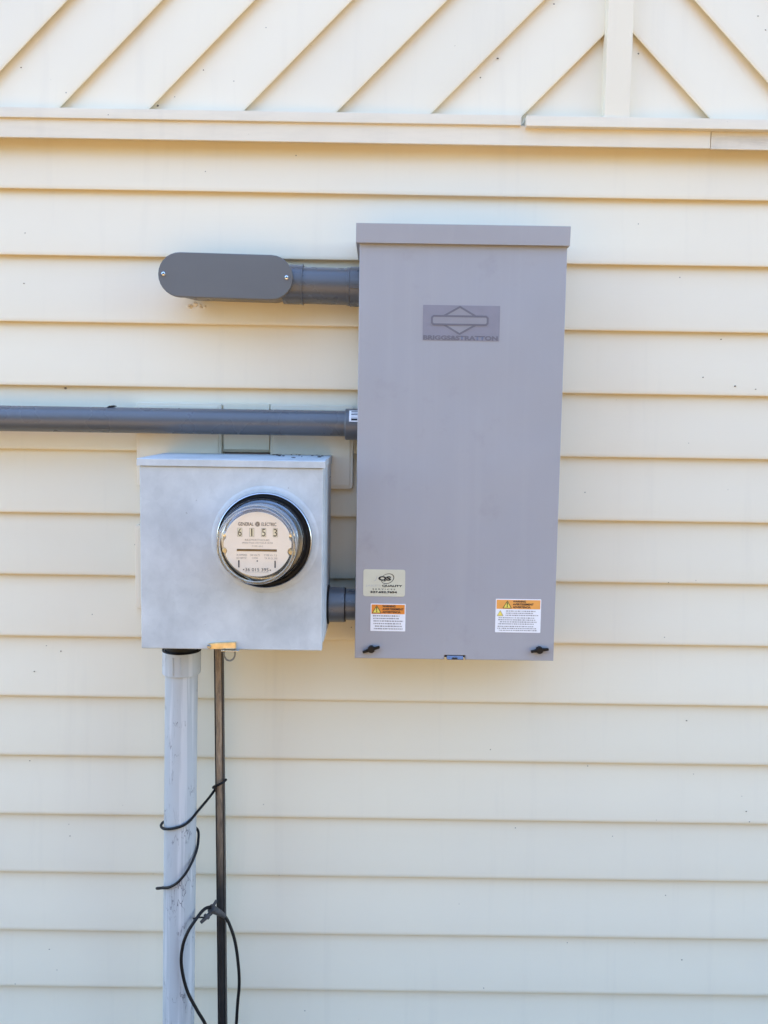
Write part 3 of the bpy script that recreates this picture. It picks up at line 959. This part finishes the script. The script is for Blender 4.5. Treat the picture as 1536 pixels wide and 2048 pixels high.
# glass cover: hollow shell
gp = [(0.0765, 0.0100), (0.0765, 0.0165), (0.0735, 0.0185), (0.0722, 0.0220), (0.0672, 0.0760), (0.0655, 0.0822), (0.0630, 0.0826), (0.0600, 0.0818), (0.0560, 0.0806), (0.0, 0.0800)]
gc = link('glass_cover', lathe(gp, MC, AX, 96), 'glass', mt, 60)
link('rim_bead', lathe([(0.0640 + 0.0030 * math.cos(R_(a)), 0.0782 + 0.0032 * math.sin(R_(a))) for a in range(0, 360, 30)], MC, AX, 96, closed=True), 'glass_rim', gc, 60)
# dial plate with notched sides
def dial_outline():
    pts = []
    for i in range(144):
        a = R_(i * 2.5)
        r = 0.0572
        for ac, wd, dp in ((168, 5, 0.0028), (192, 6, 0.004), (12, 5, 0.0028), (-12 + 360, 7, 0.005)):
            dd = abs((i * 2.5 - ac + 180) % 360 - 180)
            if dd < wd:
                r -= dp * (1 - (dd / wd) ** 4)
        pts.append((MX + r * math.cos(a), MZ + 0.96 * r * math.sin(a)))
    return pts
DY = YF - 0.0680
dl = link('dial', prism(dial_outline(), DY, DY + 0.003, 0.0005), 'dial', mt)
# posts that carry the dial, seen at both sides
for s, zz in ((-1, -0.011), (1, -0.013), (1, 0.017), (-1, 0.016)):
    link('dial_post', lathe([(0.0, 0.0682), (0.0035, 0.0678), (0.0042, 0.0650), (0.0042, 0.0300)], (MX + s * 0.0562, YF, MZ + zz), AX, 16), 'brass' if zz < 0 else 'steel', mt)
def dx(px): return MX + (px - 515.0) / 1190.0
def dz(py): return MZ - (py - 1090.0) / 1190.0
def dtext(s, xa, xb, ya, yb, mat='ink', bold=0.0, th=0.0003):
    link('lettering', text_mesh(s, dx(xa), dx(xb), dz(yb), dz(ya), DY, bold, th), mat, dl, 0)
dtext('GENERAL', 476, 507, 1045.5, 1052.5, 'ink', 0.01)
dtext('ELECTRIC', 523, 553, 1045.5, 1052.5, 'ink', 0.01)
link('round_emblem', lathe([(0.0, 0.0002), (0.0043, 0.0002)], (dx(515), DY, dz(1049)), AX, 24), 'ink', dl, 0)
link('emblem_ring', lathe([(0.0034, 0.0004), (0.0038, 0.0004)], (dx(515), DY, dz(1049)), AX, 24), 'dial', dl, 0)
link('lettering', text_mesh('GE', dx(512.6), dx(517.4), dz(1051.2), dz(1046.8), DY, 0.0, 0.0005, shear=0.2), 'dial', dl, 0)
for ch, xa in (('6', 474.8), ('1', 498.8), ('5', 522.8), ('3', 546.2)):
    wn_ = flat([(dx(xa), dz(1074.5)), (dx(xa + 9.6), dz(1074.5)), (dx(xa + 9.6), dz(1057)), (dx(xa), dz(1057))], DY, 0.0002)
    w_ = link('number_window', wn_, 'dial_win', dl, 0)
    link('window_edge', outline_shape([(dx(xa), dz(1074.5)), (dx(xa + 9.6), dz(1074.5)), (dx(xa + 9.6), dz(1057)), (dx(xa), dz(1057))], 0.00045, DY, 0.0004), 'ink_grey', dl, 0)
    m_ = 1.3 if ch != '1' else 3.6
    dtext(ch, xa + m_, xa + 9.6 - m_, 1058, 1073.4, 'ink', 0.0, 0.0005)
dtext('KILOWATTHOURS', 490, 539, 1079, 1083, 'ink_grey')
dtext('SINGLE PHASE WATTHOUR METER', 484, 546, 1085.4, 1088.4, 'ink_grey')
dtext('TYPE I-60-S', 504, 526, 1092, 1095, 'ink_grey')
link('disc_slot', flat([(dx(473.5), dz(1104)), (dx(554), dz(1104)), (dx(554), dz(1099.5)), (dx(473.5), dz(1099.5))], DY, 0.0002), 'ink', dl, 0)
link('spinning_disc', prism([(dx(474.5), dz(1101.2)), (dx(514), dz(1100.2)), (dx(553.5), dz(1101.2)), (dx(553.5), dz(1103.2)), (dx(514), dz(1102.4)), (dx(474.5), dz(1103.2))], DY - 0.0012, DY - 0.0001, 0.0003), 'disc', dl)
for xa, xb, s in ((473, 494, '30 AMPERES'), (500, 520, '240 VOLTS'), (528, 554, 'TYPE Kh 7.2')):
    dtext(s, xa, xb, 1110, 1113.6, 'ink_grey')
for xa, xb, s in ((473, 493, '60 HERTZ'), (504, 516, '3 WIRE'), (529, 555, 'TA 30 CL 200')):
    dtext(s, xa, xb, 1116, 1119.6, 'ink_grey')
for px in (477.6, 550.6):
    link('dial_bar', flat([(dx(px - 1.3), dz(1137)), (dx(px + 1.3), dz(1137)), (dx(px + 1.3), dz(1122.5)), (dx(px - 1.3), dz(1122.5))], DY, 0.0003), 'ink', dl, 0)
for px, py, r in ((514.6, 1123.5, 1.4), (487.2, 1141.5, 1.3), (541, 1142, 1.3)):
    link('dial_dot', lathe([(0.0, 0.0003), (r / 1190, 0.0003)], (dx(px), DY, dz(py)), AX, 12), 'ink', dl, 0)
dtext('36 015 395', 490.5, 537.5, 1138, 1144.5, 'ink', 0.0)
link('dial_rule', flat([(dx(490), dz(1146.4)), (dx(538), dz(1146.4)), (dx(538), dz(1145.9)), (dx(490), dz(1145.9))], DY, 0.0003), 'ink_grey', dl, 0)

# ------------------------------------------------------------------ side conduit between meter box and panel
sc_ = thing('side_conduit', 'short grey conduit linking the meter box side to the panel', 'conduit', (-0.0875, -0.056, 1.25))
link('locknut', lathe([(0.030, -0.1028), (0.0375, -0.1026), (0.0380, -0.1005), (0.0362, -0.0990), (0.030, -0.0988)], (0, -0.092, 1.2507), (1, 0, 0), 32), 'black', sc_)
link('collar', lathe([(0.0300, -0.0995), (0.0338, -0.0992), (0.0340, -0.0985), (0.0340, -0.0705), (0.0336, -0.0695), (0.0300, -0.0693)], (0, -0.092, 1.2507), (1, 0, 0), 48), 'pvc', sc_)
link('clamp_band', lathe([(0.0302, -0.0692), (0.0330, -0.0690), (0.0330, -0.0675), (0.0302, -0.0673)], (0, -0.092, 1.2507), (1, 0, 0), 48), 'black', sc_)
link('pipe', lathe([(0.0302, -0.10), (0.0302, -0.046)], (0, -0.092, 1.2512), (1, 0, 0), 48), 'pvc', sc_)

# ------------------------------------------------------------------ riser conduit
ris = thing('riser_conduit', 'pale scuffed vertical conduit rising from the ground into the meter box', 'conduit', (-0.408, -0.115, 0))
RT = Vector((-0.3812, -0.115, 1.150)); RB = Vector((-0.3990, -0.115, 0.0))
def riser_c(z):
    return RB + (RT - RB) * (z / 1.150)
ax = (RT - RB).normalized()
link('pipe', lathe([(0.0308, 0.0), (0.0308, 1.125)], RB, ax, 48), 'riser', ris)
fit = link('end_fitting', lathe([(0.0309, 1.1180), (0.0355, 1.1183), (0.0362, 1.1200), (0.0362, 1.1610), (0.0350, 1.1628), (0.0300, 1.1628), (0.0300, 1.152), (0.0, 1.152)], RB, ax, 48), 'riser', ris)
link('rubber_seal', lathe([(0.0352 + 0.0018 * math.cos(R_(a)), 1.1635 + 0.0016 * math.sin(R_(a))) for a in range(0, 360, 45)], RB, ax, 48, closed=True), 'black', fit)
link('throat', lathe([(0.0318, 1.155), (0.0318, 1.215)], RB, ax, 32), 'black', ris)
c_ = riser_c(1.13)
link('fitting_rib', box(c_.x - 0.0085, c_.x - 0.0065, c_.y - 0.0372, c_.y - 0.0345, 1.1215, 1.1565, 0.0004), 'riser', fit)
link('fitting_rib', box(c_.x + 0.0062, c_.x + 0.0078, c_.y - 0.0370, c_.y - 0.0345, 1.1215, 1.1565, 0.0004), 'riser', fit)

# ------------------------------------------------------------------ rusty pipe
rp = thing('rusty_pipe', 'thin rusty pipe, black near its foot, standing beside the pale conduit', 'pipe', (-0.3135, -0.062, 0))
PT = Vector((-0.3222, -0.062, 1.23)); PB = Vector((-0.3133, -0.062, 0.0))
link('pipe', lathe([(0.0066, 0.0), (0.0066, (PT - PB).length)], PB + Vector((-0.0004, 0, 0)), (PT - PB).normalized(), 24), 'rust', rp)
chn = bmesh.new()
for zz in (0.0, 1.23):
    cpt = PB + (PT - PB) * (zz / 1.23)
    for ddx, yy in ((-0.0088, -0.065), (-0.0088, -0.050), (0.0082, -0.050), (0.0082, -0.065), (0.0068, -0.065), (0.0068, -0.056), (-0.0074, -0.056), (-0.0074, -0.065)):
        chn.verts.new((cpt.x + ddx, yy, zz))
chn.verts.ensure_lookup_table()
for i in range(8):
    j = (i + 1) % 8
    chn.faces.new((chn.verts[i], chn.verts[j], chn.verts[8 + j], chn.verts[8 + i]))
chn.faces.new(chn.verts[8:16])
bmesh.ops.recalc_face_normals(chn, faces=chn.faces[:])
link('channel', chn, 'tarred', rp, 30)
def rod_c(z):
    return PB + (PT - PB) * (z / 1.23)

# ------------------------------------------------------------------ black wire wound round pipe and conduit
def at(x, y, z): return Vector((x, y, z))
r0 = rod_c(0.882)
wp = [at(r0.x + 0.0140, -0.0670, 0.8850), at(r0.x + 0.0090, -0.0740, 0.8820), at(r0.x, -0.0765, 0.8775), at(r0.x - 0.009, -0.0735, 0.8725), at(r0.x - 0.0125, -0.0640, 0.8660),
      at(r0.x - 0.006, -0.0470, 0.8640), at(r0.x + 0.002, -0.0450, 0.8640), at(r0.x - 0.009, -0.0520, 0.8600),
      at(-0.3370, -0.080, 0.8530), at(-0.3500, -0.112, 0.8430), at(-0.3620, -0.1390, 0.8330), at(-0.3760, -0.1475, 0.8265), at(-0.3970, -0.1485, 0.8215), at(-0.4130, -0.1400, 0.8180), at(-0.4205, -0.1270, 0.8180),
      at(-0.4190, -0.106, 0.8150), at(-0.4060, -0.086, 0.8080), at(-0.3820, -0.0800, 0.7980), at(-0.3600, -0.0860, 0.7890),
      at(-0.3535, -0.1050, 0.7780), at(-0.3535, -0.1260, 0.7620), at(-0.3640, -0.1460, 0.7390), at(-0.3810, -0.1520, 0.7180), at(-0.3990, -0.1490, 0.7050), at(-0.4180, -0.1380, 0.6965), at(-0.4290, -0.1300, 0.6910),
      at(-0.4260, -0.1270, 0.6890), at(-0.4180, -0.1230, 0.6885), at(-0.4090, -0.1190, 0.6890)]
w = tube(wp, 0.0026, 10, 6)
wo = link('black_wire', w, 'black', None)
tag(wo, 'thin black wire spiralled around the pale conduit and tied to the rusty pipe', 'wire')

# ------------------------------------------------------------------ black cable loop and its clip
cpz = [at(-0.3200, -0.090, 0.0), at(-0.3130, -0.110, 0.18), at(-0.3210, -0.130, 0.34), at(-0.3300, -0.140, 0.4090), at(-0.3480, -0.1470, 0.4530), at(-0.3660, -0.1510, 0.4960), at(-0.3760, -0.1530, 0.5480),
       at(-0.3735, -0.1530, 0.5870), at(-0.3640, -0.1500, 0.6150), at(-0.3510, -0.1400, 0.6340), at(-0.3400, -0.1200, 0.6420), at(-0.3300, -0.1050, 0.6380),
       at(-0.3180, -0.0860, 0.6210), at(-0.3090, -0.0770, 0.6040), at(-0.2990, -0.0750, 0.5850), at(-0.2870, -0.0770, 0.5500), at(-0.2800, -0.0790, 0.5050), at(-0.2775, -0.0800, 0.4580), at(-0.2815, -0.0820, 0.4000), at(-0.2880, -0.0840, 0.25), at(-0.2900, -0.0850, 0.0)]
co_ = link('black_cable', tube(cpz, 0.0032, 10, 8), 'black', None)
tag(co_, 'black cable looping in front of the pale conduit and rusty pipe near the bottom', 'cable')
clipo = thing('cable_clip', 'dark grey clip holding the black cable loop against the rusty pipe', 'clip', (-0.320, -0.07, 0.60))
link('sleeve', tube([at(-0.3290, -0.1060, 0.6360), at(-0.3210, -0.0980, 0.6260), at(-0.3130, -0.0880, 0.6140), at(-0.3075, -0.0810, 0.6040)], lambda t: 0.0085 - 0.0045 * t, 12, 5), 'clamp', clipo)
link('prong', tube([at(-0.3270, -0.1050, 0.6370), at(-0.3225, -0.1040, 0.6440), at(-0.3185, -0.1020, 0.6505)], 0.0030, 8, 4), 'clamp', clipo)
link('crossbar', tube([at(-0.3290, -0.1040, 0.6260), at(-0.3380, -0.1110, 0.6195), at(-0.3470, -0.1150, 0.6120)], lambda t: 0.0048 - 0.0015 * t, 8, 4), 'clamp', clipo)
link('prong', tube([at(-0.3335, -0.1060, 0.6160), at(-0.3370, -0.1090, 0.6210), at(-0.3400, -0.1110, 0.6255)], 0.0032, 8, 4), 'clamp', clipo)
link('tie', tube([at(-0.3400, -0.1110, 0.6200), at(-0.3480, -0.1200, 0.6260), at(-0.3560, -0.1370, 0.6340)], 0.0016, 8, 4), 'black', clipo)

# ------------------------------------------------------------------ small debris
def blobs(name, items, mat, parent, seed, flatten=0.5):
    rnd = random.Random(seed)
    bm = bmesh.new()
    for (x, y, z, s, fl) in items:
        b = bmesh.new()
        bmesh.ops.create_icosphere(b, subdivisions=1, radius=1.0)
        sx, sy, sz = s * rnd.uniform(0.7, 1.4), s * 0.5, s * rnd.uniform(0.5, 1.1)
        if fl == 'h':
            sx, sy, sz = s * rnd.uniform(0.8, 1.6), s * rnd.uniform(0.6, 1.2), s * 0.3
        for v in b.verts:
            k = rnd.uniform(0.7, 1.2)
            v.co = Vector((x + v.co.x * sx * k, y + v.co.y * sy * k, z + v.co.z * sz * k))
        merge(bm, b)
    return link(name, bm, mat, parent, 0)
specks = [(-0.6407, -0.004, 1.6655, 0.006), (-0.697, -0.003, 2.125, 0.005), (-0.4445, -0.022, 2.2075, 0.0035), (0.210, -0.019, 2.3065, 0.0038),
          (0.645, -0.006, 1.5925, 0.0035), (0.640, -0.010, 0.9995, 0.004), (-0.687, -0.010, 1.139, 0.003), (0.206, -0.010, 0.789, 0.004),
          (0.690, -0.009, 0.800, 0.003), (0.705, -0.008, 0.668, 0.003), (0.730, -0.008, 0.435, 0.0032), (0.655, -0.010, 0.475, 0.0028),
          (0.061, -0.010, 0.425, 0.0026), (-0.695, -0.010, 0.480, 0.0022), (0.660, -0.010, 0.885, 0.0022),
          (0.1270, -0.0225, 2.3262, 0.0026), (0.2794, -0.0225, 2.2752, 0.0031), (0.2627, -0.0225, 2.2519, 0.0036), (0.2385, -0.0225, 2.2237, 0.0028), (0.1774, -0.0225, 2.2690, 0.0033), (0.0794, -0.0225, 2.2583, 0.0026), (0.4799, -0.0225, 2.3180, 0.0031), (0.4997, -0.0225, 2.2157, 0.0036), (0.7058, -0.0225, 2.3902, 0.0028), (-0.7062, -0.0225, 2.2736, 0.0033), (-0.3556, -0.0225, 2.2745, 0.0026), (-0.1821, -0.0225, 2.3570, 0.0031), (0.3145, -0.0225, 2.4058, 0.0036), (0.7216, -0.0225, 2.3649, 0.0028), (-0.7105, -0.0120, 1.9666, 0.0024), (-0.7167, -0.0084, 1.8698, 0.0028), (-0.6591, -0.0061, 1.1267, 0.0032), (-0.7127, -0.0111, 1.0848, 0.0026), (-0.7295, -0.0039, 0.8914, 0.0030), (-0.6470, -0.0079, 0.7307, 0.0024), (0.6382, -0.0128, 1.7058, 0.0028), (0.7024, -0.0148, 1.6889, 0.0032), (0.7439, -0.0155, 1.6836, 0.0026), (0.6744, -0.0036, 1.7825, 0.0030), (0.7795, -0.0165, 0.7861, 0.0024), (0.7731, -0.0139, 0.8078, 0.0028)]
o = blobs('mud_specks', [(x, y, z, s * 0.55, 'v') for x, y, z, s in specks], 'mud', None, 3)
tag(o, 'small dark dried mud specks on the cream siding', 'mud', kind='stuff')
rnd = random.Random(9)
items = [(-0.105 - rnd.random() * 0.12, -0.05 - rnd.random() * 0.10, 0, 0.0014 + rnd.random() * 0.0028, 'h') for _ in range(20)]
items = [(x, y, 1.5312 + (y + 0.212) / 0.185 * 0.0083 + 0.0012, s, f) for x, y, _, s, f in items]
o = blobs('leaf_litter', items, 'leaf', None, 4)
tag(o, 'dark crumbs of leaf litter lying on the meter box lid', 'leaf litter', kind='stuff')
o = link('dry_leaf', prism([(-0.5365, 1.6255), (-0.529, 1.6268), (-0.5215, 1.6285), (-0.5225, 1.6300), (-0.531, 1.6290)], -0.066, -0.050), 'leaf', None, 0)
tag(o, 'single small dark leaf lying on top of the long conduit', 'leaf')
rnd = random.Random(12)
items = [(-0.385 + rnd.random() * 0.034, -0.030 - rnd.random() * 0.006, 1.8230 + rnd.random() * 0.010, 0.0024 + rnd.random() * 0.003, 'v') for _ in range(14)]
o = blobs('sealant_crumbs', items, 'foam', None, 6)
tag(o, 'crumbly dried sealant hanging below the conduit body', 'sealant', kind='stuff')
